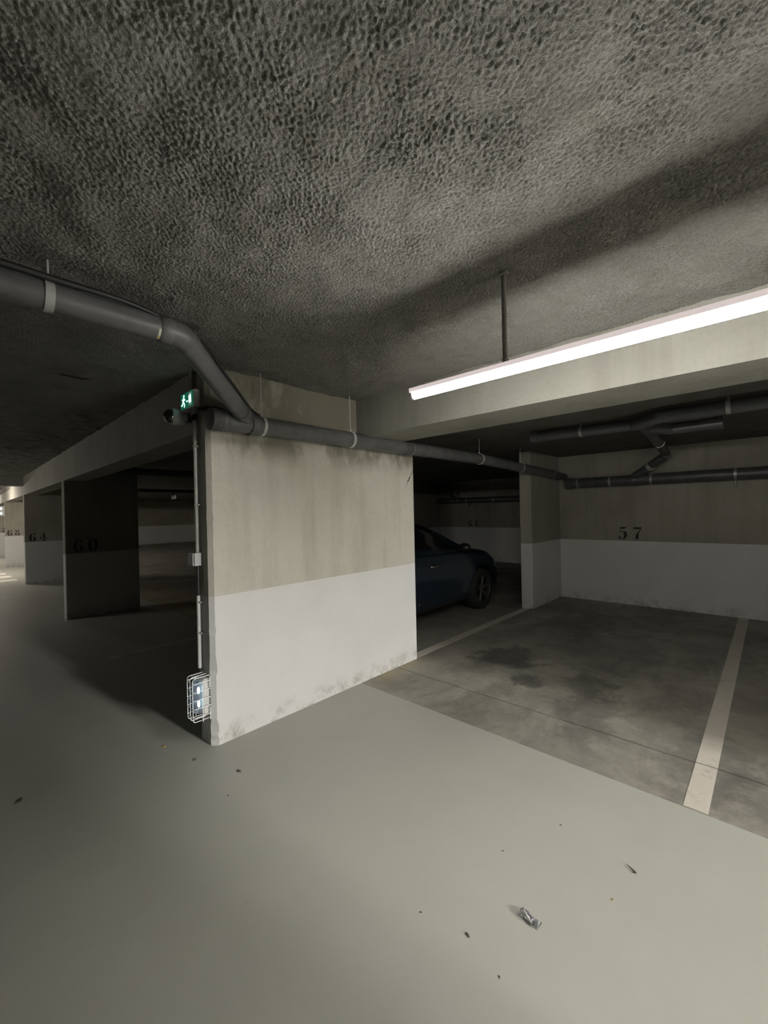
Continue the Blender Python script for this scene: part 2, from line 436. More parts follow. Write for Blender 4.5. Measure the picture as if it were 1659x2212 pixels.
# near pier, chamfered corner with small chips
def pier_mesh():
    bm = bmesh.new()
    r = random.Random(4)
    zs = [0.0]
    z = 0.0
    while z < 1.0 - 0.03:
        z += r.uniform(0.018, 0.04); zs.append(min(z, 1.0))
    if zs[-1] < 1.0: zs.append(1.0)
    z = 1.0
    while z < 2.6:
        z = min(z + r.uniform(0.025, 0.06), 2.66); zs.append(z)
    rings = []
    for z in zs:
        k = c + r.uniform(-0.0012, 0.0012)
        if z < 0.16: k += 0.012 * r.random()
        if abs(z - 0.52) < 0.05: k += 0.010 * r.random()
        if 0.16 < z < 2.0 and r.random() < 0.10: k += 0.008 * r.random()
        x0, y0, x1, y1 = 1.23, 2.745, 3.41, 2.94
        P = [(x0, y0 + k), (x0 + k, y0), (x1 - 0.012, y0), (x1, y0 + 0.012), (x1, y1), (x0 + 0.02, y1), (x0, y1 - 0.02)]
        rings.append([bm.verts.new((x, y, z)) for x, y in P])
    for i in range(len(zs) - 1):
        mi = 1 if zs[i + 1] <= 1.0 + 1e-6 else 0
        n = len(rings[i])
        for j in range(n):
            bm.faces.new((rings[i][j], rings[i][(j + 1) % n], rings[i + 1][(j + 1) % n], rings[i + 1][j])).material_index = mi
    bm.faces.new(rings[0][::-1]); bm.faces.new(rings[-1])
    return bm
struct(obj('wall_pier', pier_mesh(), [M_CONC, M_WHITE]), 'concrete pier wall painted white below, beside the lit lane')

def rect(x0, y0, x1, y1, ch=0.0):
    if ch: return [(x0 + ch, y0), (x1, y0), (x1, y1), (x0 + ch, y1), (x0, y1 - ch), (x0, y0 + ch)]
    return [(x0, y0), (x1, y0), (x1, y1), (x0, y1)]
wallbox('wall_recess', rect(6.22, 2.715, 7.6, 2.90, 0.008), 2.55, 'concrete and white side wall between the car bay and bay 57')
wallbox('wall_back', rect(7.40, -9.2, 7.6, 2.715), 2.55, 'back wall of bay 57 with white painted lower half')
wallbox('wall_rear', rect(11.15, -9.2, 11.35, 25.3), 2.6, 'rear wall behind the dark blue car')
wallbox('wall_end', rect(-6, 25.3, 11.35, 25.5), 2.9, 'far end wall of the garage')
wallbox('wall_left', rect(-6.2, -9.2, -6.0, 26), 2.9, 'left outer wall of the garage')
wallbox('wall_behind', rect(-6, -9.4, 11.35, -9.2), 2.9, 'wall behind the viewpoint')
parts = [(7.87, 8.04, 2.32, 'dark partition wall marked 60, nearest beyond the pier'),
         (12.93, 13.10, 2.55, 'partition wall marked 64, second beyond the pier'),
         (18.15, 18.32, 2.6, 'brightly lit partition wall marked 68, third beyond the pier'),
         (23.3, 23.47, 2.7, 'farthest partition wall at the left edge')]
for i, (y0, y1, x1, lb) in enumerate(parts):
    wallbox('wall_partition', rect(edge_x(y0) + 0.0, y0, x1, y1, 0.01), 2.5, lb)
wallbox('wall_partition', rect(2.98, -2.45, 7.4, -2.25), 2.5, 'added partition wall behind the viewpoint, shading bay 57')  # added out of view to keep the strong tubes off the bay wall
wallbox('wall_partition', rect(-6.0, -2.60, 1.55, -2.20, 0.02), 2.6, 'added cross wall behind the viewpoint, shading the left floor')  # unseen blocker, added to keep the strong tubes off the left floor
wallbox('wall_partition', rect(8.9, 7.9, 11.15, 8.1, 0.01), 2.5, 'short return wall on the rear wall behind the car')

# beams
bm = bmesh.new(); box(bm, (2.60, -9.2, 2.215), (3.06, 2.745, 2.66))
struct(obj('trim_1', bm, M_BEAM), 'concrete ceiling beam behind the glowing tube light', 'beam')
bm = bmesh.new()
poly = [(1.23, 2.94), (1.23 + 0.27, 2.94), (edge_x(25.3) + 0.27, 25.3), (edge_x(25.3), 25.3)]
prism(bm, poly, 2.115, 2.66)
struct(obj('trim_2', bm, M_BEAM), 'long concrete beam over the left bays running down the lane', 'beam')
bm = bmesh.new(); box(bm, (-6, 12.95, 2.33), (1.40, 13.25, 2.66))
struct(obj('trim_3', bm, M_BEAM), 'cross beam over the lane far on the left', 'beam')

bm = bmesh.new(); box(bm, (-6, -2.50, 2.18), (2.60, -2.22, 2.66))  # added out of view to cut the strong tubes off the upper pier
struct(obj('trim_4', bm, M_BEAM), 'added cross beam behind the viewpoint, shading the upper pier', 'beam')

# bay ceilings
bm = bmesh.new()
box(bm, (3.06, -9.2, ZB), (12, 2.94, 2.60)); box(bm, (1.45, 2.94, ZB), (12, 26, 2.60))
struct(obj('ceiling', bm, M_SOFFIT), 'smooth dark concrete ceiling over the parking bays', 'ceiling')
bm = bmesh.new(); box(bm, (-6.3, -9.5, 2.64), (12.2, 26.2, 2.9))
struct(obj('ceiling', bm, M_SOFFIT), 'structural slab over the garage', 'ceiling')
bm = bmesh.new(); box(bm, (-6.3, -9.5, -0.30), (12.2, 26.2, -0.02))
struct(obj('floor', bm, M_BAY), 'ground slab under the floor', 'floor')

# ------------------------------------------------------------------ painted floor marks
def line(x0, y0, x1, y1, label, cat='floor line', m=M_LINE, name='bay_line', group=None):
    bm = bmesh.new(); box(bm, (x0, y0, 0.0), (x1, y1, 0.0012))
    return tag(obj(name, bm, m), label, cat, group)
line(2.60, 0.258, 7.40, 0.362, 'cream painted line on the floor at the right edge of bay 57')
line(3.42, 2.755, 6.22, 2.865, 'dim painted line running from the pier to the side wall')
line(1.26, 5.30, 9.0, 5.40, 'faint painted line on the black floor left of the pier')
for k in range(6):
    y = 13.95 + k * 0.95
    line(-2.2, y, 1.36 - 0.03 * k, y + 0.45,
         ['nearest', 'second nearest', 'third nearest', 'fourth nearest', 'fifth nearest', 'farthest'][k] + ' white crosswalk stripe across the lane at the left edge',
         'crosswalk stripe', M_ZEBRA, 'crosswalk_stripe', 'crosswalk stripes far down the lane')

# ------------------------------------------------------------------ stencil numbers
def catmull(P, n=6):
    P = [Vector(p) for p in P]
    if len(P) == 2: return P
    Q = [P[0] * 2 - P[1]] + P + [P[-1] * 2 - P[-2]]
    out = []
    for i in range(1, len(Q) - 2):
        for k in range(n):
            t = k / n
            a, b, c_, d = Q[i - 1], Q[i], Q[i + 1], Q[i + 2]
            out.append(0.5 * ((2 * b) + (c_ - a) * t + (2 * a - 5 * b + 4 * c_ - d) * t * t + (3 * b - a - 3 * c_ + d) * t ** 3))
    out.append(P[-1]); return out
DIG = {
 '0': [[(.27, .97, .05), (.12, .82, .17), (.09, .5, .22), (.12, .18, .17), (.27, .03, .05)], [(.37, .97, .05), (.52, .82, .17), (.55, .5, .22), (.52, .18, .17), (.37, .03, .05)]],
 '1': [[(.30, .99, .22), (.30, .03, .22)], [(.19, .86, .05), (.08, .80, .04)], [(.12, .03, .06), (.48, .03, .06)]],
 '2': [[(.12, .74, .14), (.14, .86, .09), (.30, .97, .05), (.48, .86, .17), (.50, .68, .20), (.36, .44, .12), (.14, .16, .05)], [(.08, .08, .13), (.34, .10, .17), (.54, .05, .10), (.60, .22, .04)]],
 '4': [[(.46, .99, .16), (.46, .34, .2)], [(.38, .93, .06), (.06, .36, .06)], [(.04, .31, .09), (.34, .31, .09)], [(.59, .31, .12), (.70, .31, .12)], [(.46, .20, .2), (.46, .04, .2)], [(.30, .03, .06), (.64, .03, .06)]],
 '5': [[(.16, .93, .06), (.30, .90, .15), (.46, .92, .14), (.58, .99, .05)], [(.15, .88, .05), (.13, .58, .05)], [(.16, .57, .05), (.30, .63, .08)], [(.38, .63, .06), (.50, .52, .20), (.53, .34, .23), (.47, .14, .17), (.34, .03, .05)], [(.27, .03, .05), (.14, .08, .09), (.12, .17, .17), (.13, .22, .10)]],
 '6': [[(.34, .97, .05), (.18, .84, .15), (.11, .5, .22), (.16, .16, .18), (.30, .03, .05)], [(.40, .97, .05), (.52, .93, .08), (.53, .83, .15), (.52, .77, .10)], [(.31, .54, .04), (.45, .52, .09), (.54, .30, .21), (.48, .10, .14), (.36, .03, .05)]],
 '7': [[(.07, .97, .04), (.09, .78, .05)], [(.12, .90, .13), (.36, .88, .16), (.58, .93, .08)], [(.60, .93, .05), (.42, .60, .08), (.31, .32, .18), (.30, .10, .23), (.32, .03, .20)]],
 '8': [[(.28, .98, .05), (.17, .88, .13), (.16, .74, .15), (.28, .56, .07)], [(.36, .98, .05), (.47, .88, .13), (.46, .74, .15), (.38, .60, .07)], [(.26, .52, .05), (.12, .38, .16), (.11, .22, .18), (.28, .02, .06)], [(.38, .54, .06), (.52, .38, .16), (.53, .20, .19), (.37, .02, .06)]],
}
def digit_mesh(ch, h, t):
    bm = bmesh.new()
    for st in DIG[ch]:
        P = catmull(st)
        n = len(P); L = []; Rr = []
        for i in range(n):
            a = P[max(i - 1, 0)]; b = P[min(i + 1, n - 1)]
            d = Vector((b.x - a.x, b.y - a.y)).normalized(); nn = Vector((-d.y, d.x)); w_ = P[i].z / 2
            L.append((P[i].x + nn.x * w_, P[i].y + nn.y * w_)); Rr.append((P[i].x - nn.x * w_, P[i].y - nn.y * w_))
        fr = [[bm.verts.new((x * h, yy, z * h)) for x, z in S] for S in (L, Rr) for yy in (-t, 0.0)]
        lf, lb, rf, rb = fr
        for i in range(n - 1):
            bm.faces.new((lf[i], lf[i + 1], rf[i + 1], rf[i])); bm.faces.new((lb[i], rb[i], rb[i + 1], lb[i + 1]))
            bm.faces.new((lf[i], lb[i], lb[i + 1], lf[i + 1])); bm.faces.new((rf[i], rf[i + 1], rb[i + 1], rb[i]))
        bm.faces.new((lf[0], rf[0], rb[0], lb[0])); bm.faces.new((lf[-1], lb[-1], rb[-1], rf[-1]))
    return bm
def number(txt, loc, rotz, h, pitch, label):
    t = thing('bay_number', label, 'number', loc); t.rotation_euler = (0, 0, rotz)
    for i, ch in enumerate(txt):
        o = obj('digit', digit_mesh(ch, h, 0.0025), M_INK, t); o.location = (i * pitch, 0, 0)
number('57', (7.40, 1.812, 1.025), -PI / 2, 0.198, 0.205, 'black stencilled number 57 on the back wall above the white band')
number('61', (11.15, 6.85, 1.03), -PI / 2, 0.18, 0.22, 'small black stencilled number 61 on the rear wall above the car bonnet')
number('60', (1.42, 7.87, 1.02), 0, 0.19, 0.19, 'barely visible black stencilled number 60 on the dark partition')
number('64', (1.48, 12.93, 1.01), 0, 0.19, 0.19, 'black stencilled number 64 on the second partition from the pier')
number('68', (1.535, 18.15, 1.01), 0, 0.19, 0.185, 'black stencilled number 68 on the brightly lit partition')
number('72', (1.61, 23.3, 1.02), 0, 0.19, 0.185, 'cut-off black stencilled number at the left edge of the photo')

# ------------------------------------------------------------------ tube lights
def tube_light(x, y0, y1, z, label, emat, rods, zc=ZC, group=None):
    t = thing('tube_light', label, 'lamp', (x, (y0 + y1) / 2, z), group)
    L = (y1 - y0) / 2; R0 = 0.018
    bm = bmesh.new(); tube(bm, [(0, -L + 0.025, 0), (0, L - 0.025, 0)], R0, 24); obj('diffuser', bm, emat, t, True)
    bm = bmesh.new()      # narrow spine on top; the in-view one glows to imitate the halo
    box(bm, (-0.0235, -L + 0.01, 0.0145), (0.0235, L - 0.01, 0.036), bevel=0.004); obj('housing', bm, M_HALO if emat is M_TUBE else M_GPLAS, t)
    for s in (-1, 1):
        bm = bmesh.new(); tube(bm, [(0, s * (L - 0.026), 0.003), (0, s * (L - 0.006), 0.003), (0, s * L, 0.003)], 0.021, 24, radii=[0.021, 0.021, 0.017])
        obj('end_cap', bm, M_WPLAS, t, True)
    for ry in rods:
        bm = bmesh.new()
        y = ry - (y0 + y1) / 2
        tube(bm, [(0, y, 0.034), (0, y, zc - z + 0.01)], 0.0105, 12); o = obj('suspension_rod', bm, M_RODM, t, True)
        bm = bmesh.new(); tube(bm, [(0, y, 0.036), (0, y, 0.052)], 0.016, 6); obj('rod_nut', bm, M_RODM, t, True)
        bm = bmesh.new(); tube(bm, [(0, y, zc - z - 0.012), (0, y, zc - z + 0.004)], 0.022, 12); obj('ceiling_plate', bm, M_RODM, t, True)
    return t
tube_light(1.655, -0.62, 1.345, 2.130, 'long glowing tube light hung on rods below the lane ceiling', M_TUBE, (0.822, -0.05))
tube_light(2.1, -8.0, -6.2, 2.30, 'left-hand twin of the added tube lights brightening the pier from behind the viewpoint', M_TUBE_ADDED, (-7.7, -6.5))  # very strong unseen pair, added to brighten the pier face
tube_light(2.4, -7.9, -6.1, 2.30, 'right-hand twin of the added tube lights brightening the pier from behind the viewpoint', M_TUBE_ADDED, (-7.6, -6.4))
tube_light(-3.2, 9.4, 11.2, 2.130, 'tube light on the far side of the lane out of view', M_TUBE_D, (9.7, 10.9))
tube_light(0.2, 15.0, 16.5, 2.15, 'tube light over the lane beyond the far cross beam', M_TUBEF, (15.3, 16.2))
tube_light(0.2, 20.0, 21.5, 2.15, 'farthest tube light over the lane', M_TUBEF, (20.3, 21.2))
tube_light(4.3, 16.0, 17.2, 2.18, 'tube light inside the far bays hidden behind the partitions', M_TUBEG, (16.2, 17.0), zc=ZB)

# ------------------------------------------------------------------ pipes
def clamp(parent, c_, axis, r, width=0.022, rod_to=None, m=M_GALV, name='clamp'):
    bm = bmesh.new(); cc = rel(parent, [c_])[0]
    ring(bm, cc, axis, r, width, 0.004)
    if rod_to is not None:
        tube(bm, [cc + Vector((0, 0, r)), Vector((cc.x, cc.y, rod_to - parent.location.z))], 0.004, 8)
        tube(bm, [cc + Vector((0, 0, r - 0.002)), cc + Vector((0, 0, r + 0.022))], 0.010, 6)
    return obj(name, bm, m, parent, True)
def seg(parent, name, pts, r, m=M_PVC, s=28):
    bm = bmesh.new(); tube(bm, rel(parent, pts), r, s); return obj(name, bm, m, parent, True)
def collar(parent, c_, axis, r, width=0.055, thick=0.006, m=M_PVC):
    bm = bmesh.new(); cc = rel(parent, [c_])[0]; a = Vector(axis).normalized()
    tube(bm, [cc - a * width / 2, cc - a * (width / 2 - 0.006), cc + a * (width / 2 - 0.006), cc + a * width / 2], r, 28,
         radii=[r + thick * .4, r + thick, r + thick, r + thick * .4]); return obj('collar', bm, m, parent, True)

# pipe crossing the lane and dropping to the pier pipe
PR = 0.054
P0 = Vector((-5.9, 2.04, 2.44)); P1 = Vector((0.80, 2.04, 2.405)); P2 = Vector((1.455, 2.63, 2.205))
cp = thing('overhead_drain_pipe', 'grey drain pipe crossing the lane ceiling and elbowing down to the pier pipe', 'pipe', P1)
d1 = (P1 - P0).normalized(); d2 = (P2 - P1).normalized()
seg(cp, 'pipe_run', [P0, P1 - d1 * 0.07], PR)
ap = arc_path(P0, P1, P2, 0.10, 10)
seg(cp, 'elbow', [ap[0] - d1 * 0.01] + ap + [ap[-1] + d2 * 0.01], PR + 0.004)
seg(cp, 'sloping_run', [ap[-1], P2 - d2 * 0.0], PR)
collar(cp, ap[0] - d1 * 0.03, d1, PR, 0.06)
collar(cp, ap[-1] + d2 * 0.025, d2, PR, 0.05)
collar(cp, P2 - d2 * 0.09, d2, PR, 0.05)
xcl = 0.306
clamp(cp, (xcl, 2.04, P0.z + (P1.z - P0.z) * (xcl - P0.x) / (P1.x - P0.x)), d1, PR, 0.03, ZC + 0.02, m=M_GPLAS)
bm = bmesh.new()
cc = Vector((0.70, 2.04, 2.4055)) - cp.location
for j in range(6):      # small curved label hugging the pipe on the camera side
    a0 = math.radians(200 + j * 9); a1 = math.radians(209 + j * 9)
    vs_ = [bm.verts.new(cc + Vector((x, math.cos(a) * (PR + .001), math.sin(a) * (PR + .001)))) for x, a in ((-.011, a0), (.011, a0), (.011, a1), (-.011, a1))]
    f = bm.faces.new(vs_); f.material_index = 1 if j in (4, 5) else 0
o = obj('sticker', bm, [M_STICK, M_STICKY], cp); o['label'] = 'small white and yellow sticker'

# black cable following the crossing pipe
bl = thing('black_cable', 'black cable running along the top of the pipe crossing the lane', 'cable', (0.8, 2.04, 2.47))
off_n = Vector((0, -0.012, 0.066))
path = [P0 + Vector((0, -0.036, 0.062))] + [P0.lerp(P1, t) + Vector((0, -0.036 + 0.012 * max(0, (t - .9) * 10), 0.061)) for t in (0.3, 0.6, 0.8, 0.88, 0.93, 0.97)]
side = d2.cross(Vector((0, 0, 1))).normalized()
path += [P1.lerp(P2, t) + side * 0.040 + Vector((0, 0, 0.052)) for t in (0.12, 0.4, 0.7, 0.95)]
path += [Vector((1.56, 2.665, 2.255)), Vector((1.62, 2.70, 2.235))]
bm = bmesh.new(); cpts = catmull(path, 5); tube(bm, rel(bl, cpts), 0.0085, 10, radii=[0.014 if p_.x < 0.35 else max(0.008, 0.014 - (p_.x - 0.35) * 0.014) for p_ in cpts]); obj('cable_run', bm, M_BLACK, bl, True)

# pier pipe
YR = 2.655; RP = 0.066
def pz(x): return 2.172 if x < 4.7 else 2.172 - (x - 4.7) * 0.033
pp = thing('wall_drain_pipe', 'grey drain pipe running along the top of the pier towards bay 57', 'pipe', (1.24, YR, 2.17))
seg(pp, 'pipe_run', [(1.25, YR, pz(1.2)), (4.7, YR, pz(4.7)), (7.18, YR, pz(7.2))], RP)
bm = bmesh.new(); tube(bm, rel(pp, [(1.205, YR, 2.172), (1.212, YR, 2.172), (1.262, YR, 2.172)]), RP, 28, radii=[RP * .9, RP + .006, RP + .006]); obj('end_cap', bm, M_CAPR, pp, True)
collar(pp, (1.30, YR, 2.172), (1, 0, 0), RP, 0.05)
collar(pp, (1.53, YR, 2.172), (1, 0, 0), RP, 0.05)
for x in (1.585, 2.44, 4.60, 5.75):
    clamp(pp, (x, YR, pz(x)), (1, 0, 0), RP, 0.024, ZC if x < 3 else 2.43, m=M_WPLAS)
clamp(pp, (1.50, YR, pz(1.5)), (1, 0, 0), RP + .006, 0.03, m=M_PVC, name='repair_band')
collar(pp, (3.20, YR, pz(3.2)), (1, 0, 0), RP, 0.10, 0.005)
clamp(pp, (3.245, YR, pz(3.2)), (1, 0, 0), RP + 0.004, 0.014, name='seal_ring')
collar(pp, (3.47, YR, pz(3.4)), (1, 0, 0), RP, 0.05, 0.006)
collar(pp, (6.9, YR, pz(6.9)), (1, 0, 0), RP, 0.09, 0.006)

# back wall pipe of bay 57
RB = 0.082; XB = 7.29
bp = thing('back_wall_pipe', 'dark grey drain pipe along the top of the back wall above number 57', 'pipe', (XB, 2.5, 1.94))
seg(bp, 'pipe_run', [(XB, 2.52, 1.945), (XB, -6.9, 1.945)], RB, M_PVCD)
bm = bmesh.new(); tube(bm, rel(bp, [(XB, 2.56, 1.945), (XB, 2.53, 1.945), (XB, 2.46, 1.945)]), RB, 28, radii=[RB, RB + .015, RB + .015]); obj('end_cap', bm, M_PVCD, bp, True)
for y in (2.36, 1.32, -0.9): clamp(bp, (XB, y, 1.945), (0, 1, 0), RB, 0.03)
for y in (1.88, 0.36, -1.3):
    bm = bmesh.new(); cc = rel(bp, [(XB, y, 1.945)])[0]
    ring(bm, cc, (0, 1, 0), RB, 0.03)
    tube(bm, [cc + Vector((0, 0, -RB)), cc + Vector((0, 0, -RB - 0.095))], 0.010, 10)
    tube(bm, [cc + Vector((0.0, 0, RB * .6)), cc + Vector((0.11, 0, RB * .6))], 0.008, 8)
    obj('bracket', bm, M_GALV, bp, True)
collar(bp, (XB, 1.55, 1.945), (0, 1, 0), RB, 0.09, 0.008, M_PVCD)
# drop from pier pipe into it
seg(bp, 'inlet_bend', arc_path((7.1, YR - 0.02, 2.09), (XB, 2.60, 2.07), (XB, 2.46, 1.96), 0.05), 0.06, M_PVCD)

# branch pipes on the bay ceiling
RC = 0.055
bc = thing('ceiling_branch_pipe', 'dark branching drain pipe under the ceiling of bay 57', 'pipe', (4.62, 0.9, 2.33))
seg(bc, 'near_run', [(4.60, 1.95, 2.345), (4.60, 0.93, 2.33)], RC, M_PVCD)
seg(bc, 'long_run', [(4.60, 0.97, 2.33), (4.36, 0.72, 2.33), (4.34, -6.8, 2.34)], RC + .004, M_PVCD)
seg(bc, 'cross_run', [(4.58, 0.90, 2.325), (5.2, 0.93, 2.315), (6.75, 1.06, 2.27)], RC, M_PVCD)
seg(bc, 'short_stub', [(4.75, 0.93, 2.32), (5.02, 0.74, 2.31), (5.02, 0.36, 2.31)], RC, M_PVCD)
seg(bc, 'drop_run', arc_path((6.6, 1.05, 2.27), (7.0, 1.08, 2.26), (XB, 1.55, 1.98), 0.12) + [Vector((XB, 1.56, 1.99))], RC, M_PVCD)
bm = bmesh.new(); tube(bm, rel(bc, [(4.60, 1.98, 2.345), (4.60, 1.90, 2.345)]), RC + .008, 24); obj('end_cap', bm, M_PVCD, bc, True)
bm = bmesh.new(); tube(bm, rel(bc, [(5.02, 0.39, 2.31), (5.02, 0.33, 2.31)]), RC + .007, 24); obj('end_cap', bm, M_PVCD, bc, True)
for y in (1.45,): clamp(bc, (4.60, y, 2.338), (0, 1, 0), RC, 0.03, ZB)
for y in (0.25, -1.5): clamp(bc, (4.34, y, 2.331), (0, 1, 0), RC + .004, 0.03, ZB)
clamp(bc, (5.9, 0.985, 2.295), (1, 0.08, 0), RC, 0.03, ZB)
collar(bc, (7.14, 1.31, 2.12), (0.3, 0.47, -0.28), RC, 0.06, 0.007, M_GPLAS)

# rear wall pipe above the car
rp = thing('rear_wall_pipe', 'dark pipe along the rear wall above the parked car', 'pipe', (11.0, 4.0, 1.83))
seg(rp, 'pipe_run', [(11.0, 2.2, 1.80), (11.0, 7.9, 1.83)], 0.085, M_PVCD)
for y in (4.4, 5.9, 7.1): clamp(rp, (11.0, y, 1.82), (0, 1, 0), 0.085, 0.03)
for y in (4.1, 6.8):
    bm = bmesh.new(); cc = rel(rp, [(11.0, y, 1.82)])[0]; ring(bm, cc, (0, 1, 0), 0.085, 0.03)
    tube(bm, [cc + Vector((0.05, 0, -.06)), cc + Vector((0.03, 0, -0.18)), cc + Vector((0.15, 0, -0.12))], 0.014, 8)
    obj('bracket', bm, M_GALV, rp, True)
rq = thing('rear_branch_pipe', 'short dark pipe bend above the rear wall pipe near the car roof', 'pipe', (10.9, 7.0, 2.1))
seg(rq, 'pipe_run', [(10.6, 7.85, 2.27)] + arc_path((10.6, 7.6, 2.26), (10.7, 7.3, 2.22), (11.0, 7.25, 1.88), 0.1) + [Vector((11.0, 7.25, 1.88))], 0.06, M_PVCD)
collar(rq, (10.6, 7.7, 2.265), (0, 1, 0), 0.06, 0.08, 0.008, M_PVCD)

# pipes inside the dark left bays
lp = thing('left_bay_pipe', 'black horizontal pipe high in the left bay, nearest to the beam', 'pipe', (4, 6.85, 2.2))
seg(lp, 'pipe_run', [(1.7, 6.85, 2.21), (7.6, 6.80, 2.21)], 0.055, M_PVCD)
for x in (2.9, 4.6, 6.3): clamp(lp, (x, 6.83, 2.21), (1, 0, 0), 0.055, 0.03, ZB)
lq = thing('left_bay_pipe', 'black horizontal pipe deeper in the left bay, below the first', 'pipe', (6, 11.68, 2.2))
seg(lq, 'pipe_run', [(2.6, 11.68, 2.2), (9.6, 11.66, 2.2)], 0.05, M_PVCD)
for x in (3.5, 5.5, 7.5): clamp(lq, (x, 11.67, 2.2), (1, 0, 0), 0.05, 0.03, ZB)

# ------------------------------------------------------------------ exit sign
es = thing('exit_sign', 'small lit green exit sign on the corner above the pier end', 'exit sign', (1.23, 2.94, 2.285))
ox, oy, oz = es.location
bm = bmesh.new(); box(bm, (1.187, 2.832, 2.285), (1.232, 3.052, 2.402), es.location, bevel=0.004); obj('case', bm, M_WPLAS, es)
bm = bmesh.new(); box(bm, (1.184, 2.842, 2.293), (1.188, 3.042, 2.394), es.location); pan = obj('sign_panel', bm, M_SGREEN, es)
# running figure and door pictogram, glowing
bm = bmesh.new()
def flat(poly, m=0, x=1.1835, t=0.0012):
    lo = [bm.verts.new(Vector((x, y, z)) - es.location) for y, z in poly]; hi = [bm.verts.new(Vector((x - t, y, z)) - es.location) for y, z in poly]
    n = len(poly); bm.faces.new(lo); bm.faces.new(hi[::-1])
    for i in range(n): bm.faces.new((lo[i], lo[(i + 1) % n], hi[(i + 1) % n], hi[i]))
def disc(cy, cz, r, n=14): flat([(cy + r * math.cos(2 * PI * i / n), cz + r * math.sin(2 * PI * i / n)) for i in range(n)])
def limb(a, b, w_):
    d = Vector((b[0] - a[0], b[1] - a[1])).normalized(); nx, ny = -d.y * w_ / 2, d.x * w_ / 2
    flat([(a[0] + nx, a[1] + ny), (b[0] + nx, b[1] + ny), (b[0] - nx, b[1] - ny), (a[0] - nx, a[1] - ny)])
disc(2.985, 2.378, 0.009)
limb((2.985, 2.366), (2.998, 2.338), 0.019); limb((2.998, 2.340), (2.975, 2.320), 0.010); limb((2.975, 2.320), (2.982, 2.300), 0.009)
limb((2.998, 2.340), (3.016, 2.318), 0.010); limb((3.016, 2.318), (3.030, 2.318), 0.009)
limb((2.988, 2.362), (2.966, 2.348), 0.007); limb((2.990, 2.362), (3.014, 2.354), 0.007)
obj('figure', bm, M_SWHITE, pan)
bm = bmesh.new(); limb((2.945, 2.335), (2.92, 2.335), 0.008); obj('arrow', bm, M_SWHITE, pan)
bm = bmesh.new(); flat([(2.862, 2.302), (2.906, 2.302), (2.906, 2.386), (2.862, 2.386)]); obj('door_symbol', bm, M_SDIM, pan)
bm = bmesh.new(); flat([(2.864, 2.318), (2.900, 2.318), (2.902, 2.366), (2.870, 2.372)], x=1.1822); obj('door_glow', bm, M_SWHITE, pan)

# cables by the sign
bk = thing('black_cable', 'black cable dropping from the ceiling to the exit sign', 'cable', (1.215, 2.95, 2.5))
bm = bmesh.new(); tube(bm, rel(bk, [(1.212, 2.935, ZC + .01), (1.212, 2.935, 2.40)]), 0.014, 10); obj('cable_run', bm, M_RODM, bk, True)
bk = thing('black_cable', 'black cable sagging from the exit sign along the pier pipe', 'cable', (1.215, 2.9, 2.2))
pth = catmull([(1.205, 2.99, 2.24), (1.195, 2.93, 2.205), (1.19, 2.86, 2.235), (1.20, 2.76, 2.245), (1.29, 2.70, 2.25), (1.42, 2.71, 2.235), (1.58, 2.712, 2.245)], 6)
bm = bmesh.new(); tube(bm, rel(bk, pth), 0.010, 10); tube(bm, rel(bk, [Vector(p) + Vector((0, 0.012, 0.016)) for p in pth[4:]]), 0.007, 8); obj('cable_run', bm, M_BLACK, bk, True)
bm = bmesh.new(); box(bm, (1.17, 2.90, 2.195), (1.228, 2.965, 2.245), bk.location, bevel=.006); obj('gland_box', bm, M_BLACK, bk)

# ------------------------------------------------------------------ dome camera
dc = thing('security_camera', 'white dome camera with a smoked lens on the beam below the exit sign', 'camera', (1.23, 3.11, 2.255))
def lathe_x(bm, prof, seg_=28):
    rings = []
    for x, r in prof: rings.append([bm.verts.new((x, r * math.cos(2 * PI * j / seg_), r * math.sin(2 * PI * j / seg_))) for j in range(seg_)])
    for i in range(len(prof) - 1):
        for j in range(seg_): bm.faces.new((rings[i][j], rings[i][(j + 1) % seg_], rings[i + 1][(j + 1) % seg_], rings[i + 1][j]))
    bm.faces.new(rings[0]); bm.faces.new(rings[-1])
bm = bmesh.new(); lathe_x(bm, [(0.0, .052), (-.03, .056), (-.07, .060), (-.085, .057), (-.090, .052)]); obj('body', bm, M_WPLAS, dc, True)
bm = bmesh.new(); lathe_x(bm, [(-.088, .050)] + [(-.088 - .052 * math.sin(a), .050 * math.cos(a)) for a in [math.radians(k) for k in range(8, 88, 8)]] + [(-.1402, .002)]); obj('dome', bm, M_DOME, dc, True)
bm = bmesh.new(); lathe_x(bm, [(-.084, .0565), (-.092, .0545), (-.093, .050), (-.09, .048)]); obj('bezel', bm, M_GPLAS, dc, True)

# ------------------------------------------------------------------ conduit, junction box, bulkhead lamp
XC, YC = 1.212, 2.888
cn = thing('wall_conduit', 'thin grey conduit running down the narrow end of the pier', 'conduit', (XC, YC, 1.0))
bm = bmesh.new(); tube(bm, rel(cn, [(XC, YC, 2.20), (XC, YC, 1.285)]), 0.0125, 14); obj('upper_tube', bm, M_CONDUIT, cn, True)
bm = bmesh.new(); tube(bm, rel(cn, [(XC, YC, 1.215), (XC, YC, 0.985)]), 0.0120, 14); o = obj('black_sleeve', bm, M_BLACK, cn, True)
bm = bmesh.new(); tube(bm, rel(cn, [(XC, YC, 1.0), (XC - .001, YC, 0.505)]), 0.0130, 14); o = obj('lower_tube', bm, M_WPLAS, cn, True)
bm = bmesh.new(); tube(bm, rel(cn, [(XC, YC, 0.51), (XC, YC, 0.44)]), 0.009, 10); obj('cable_tail', bm, M_BLACK, cn, True)
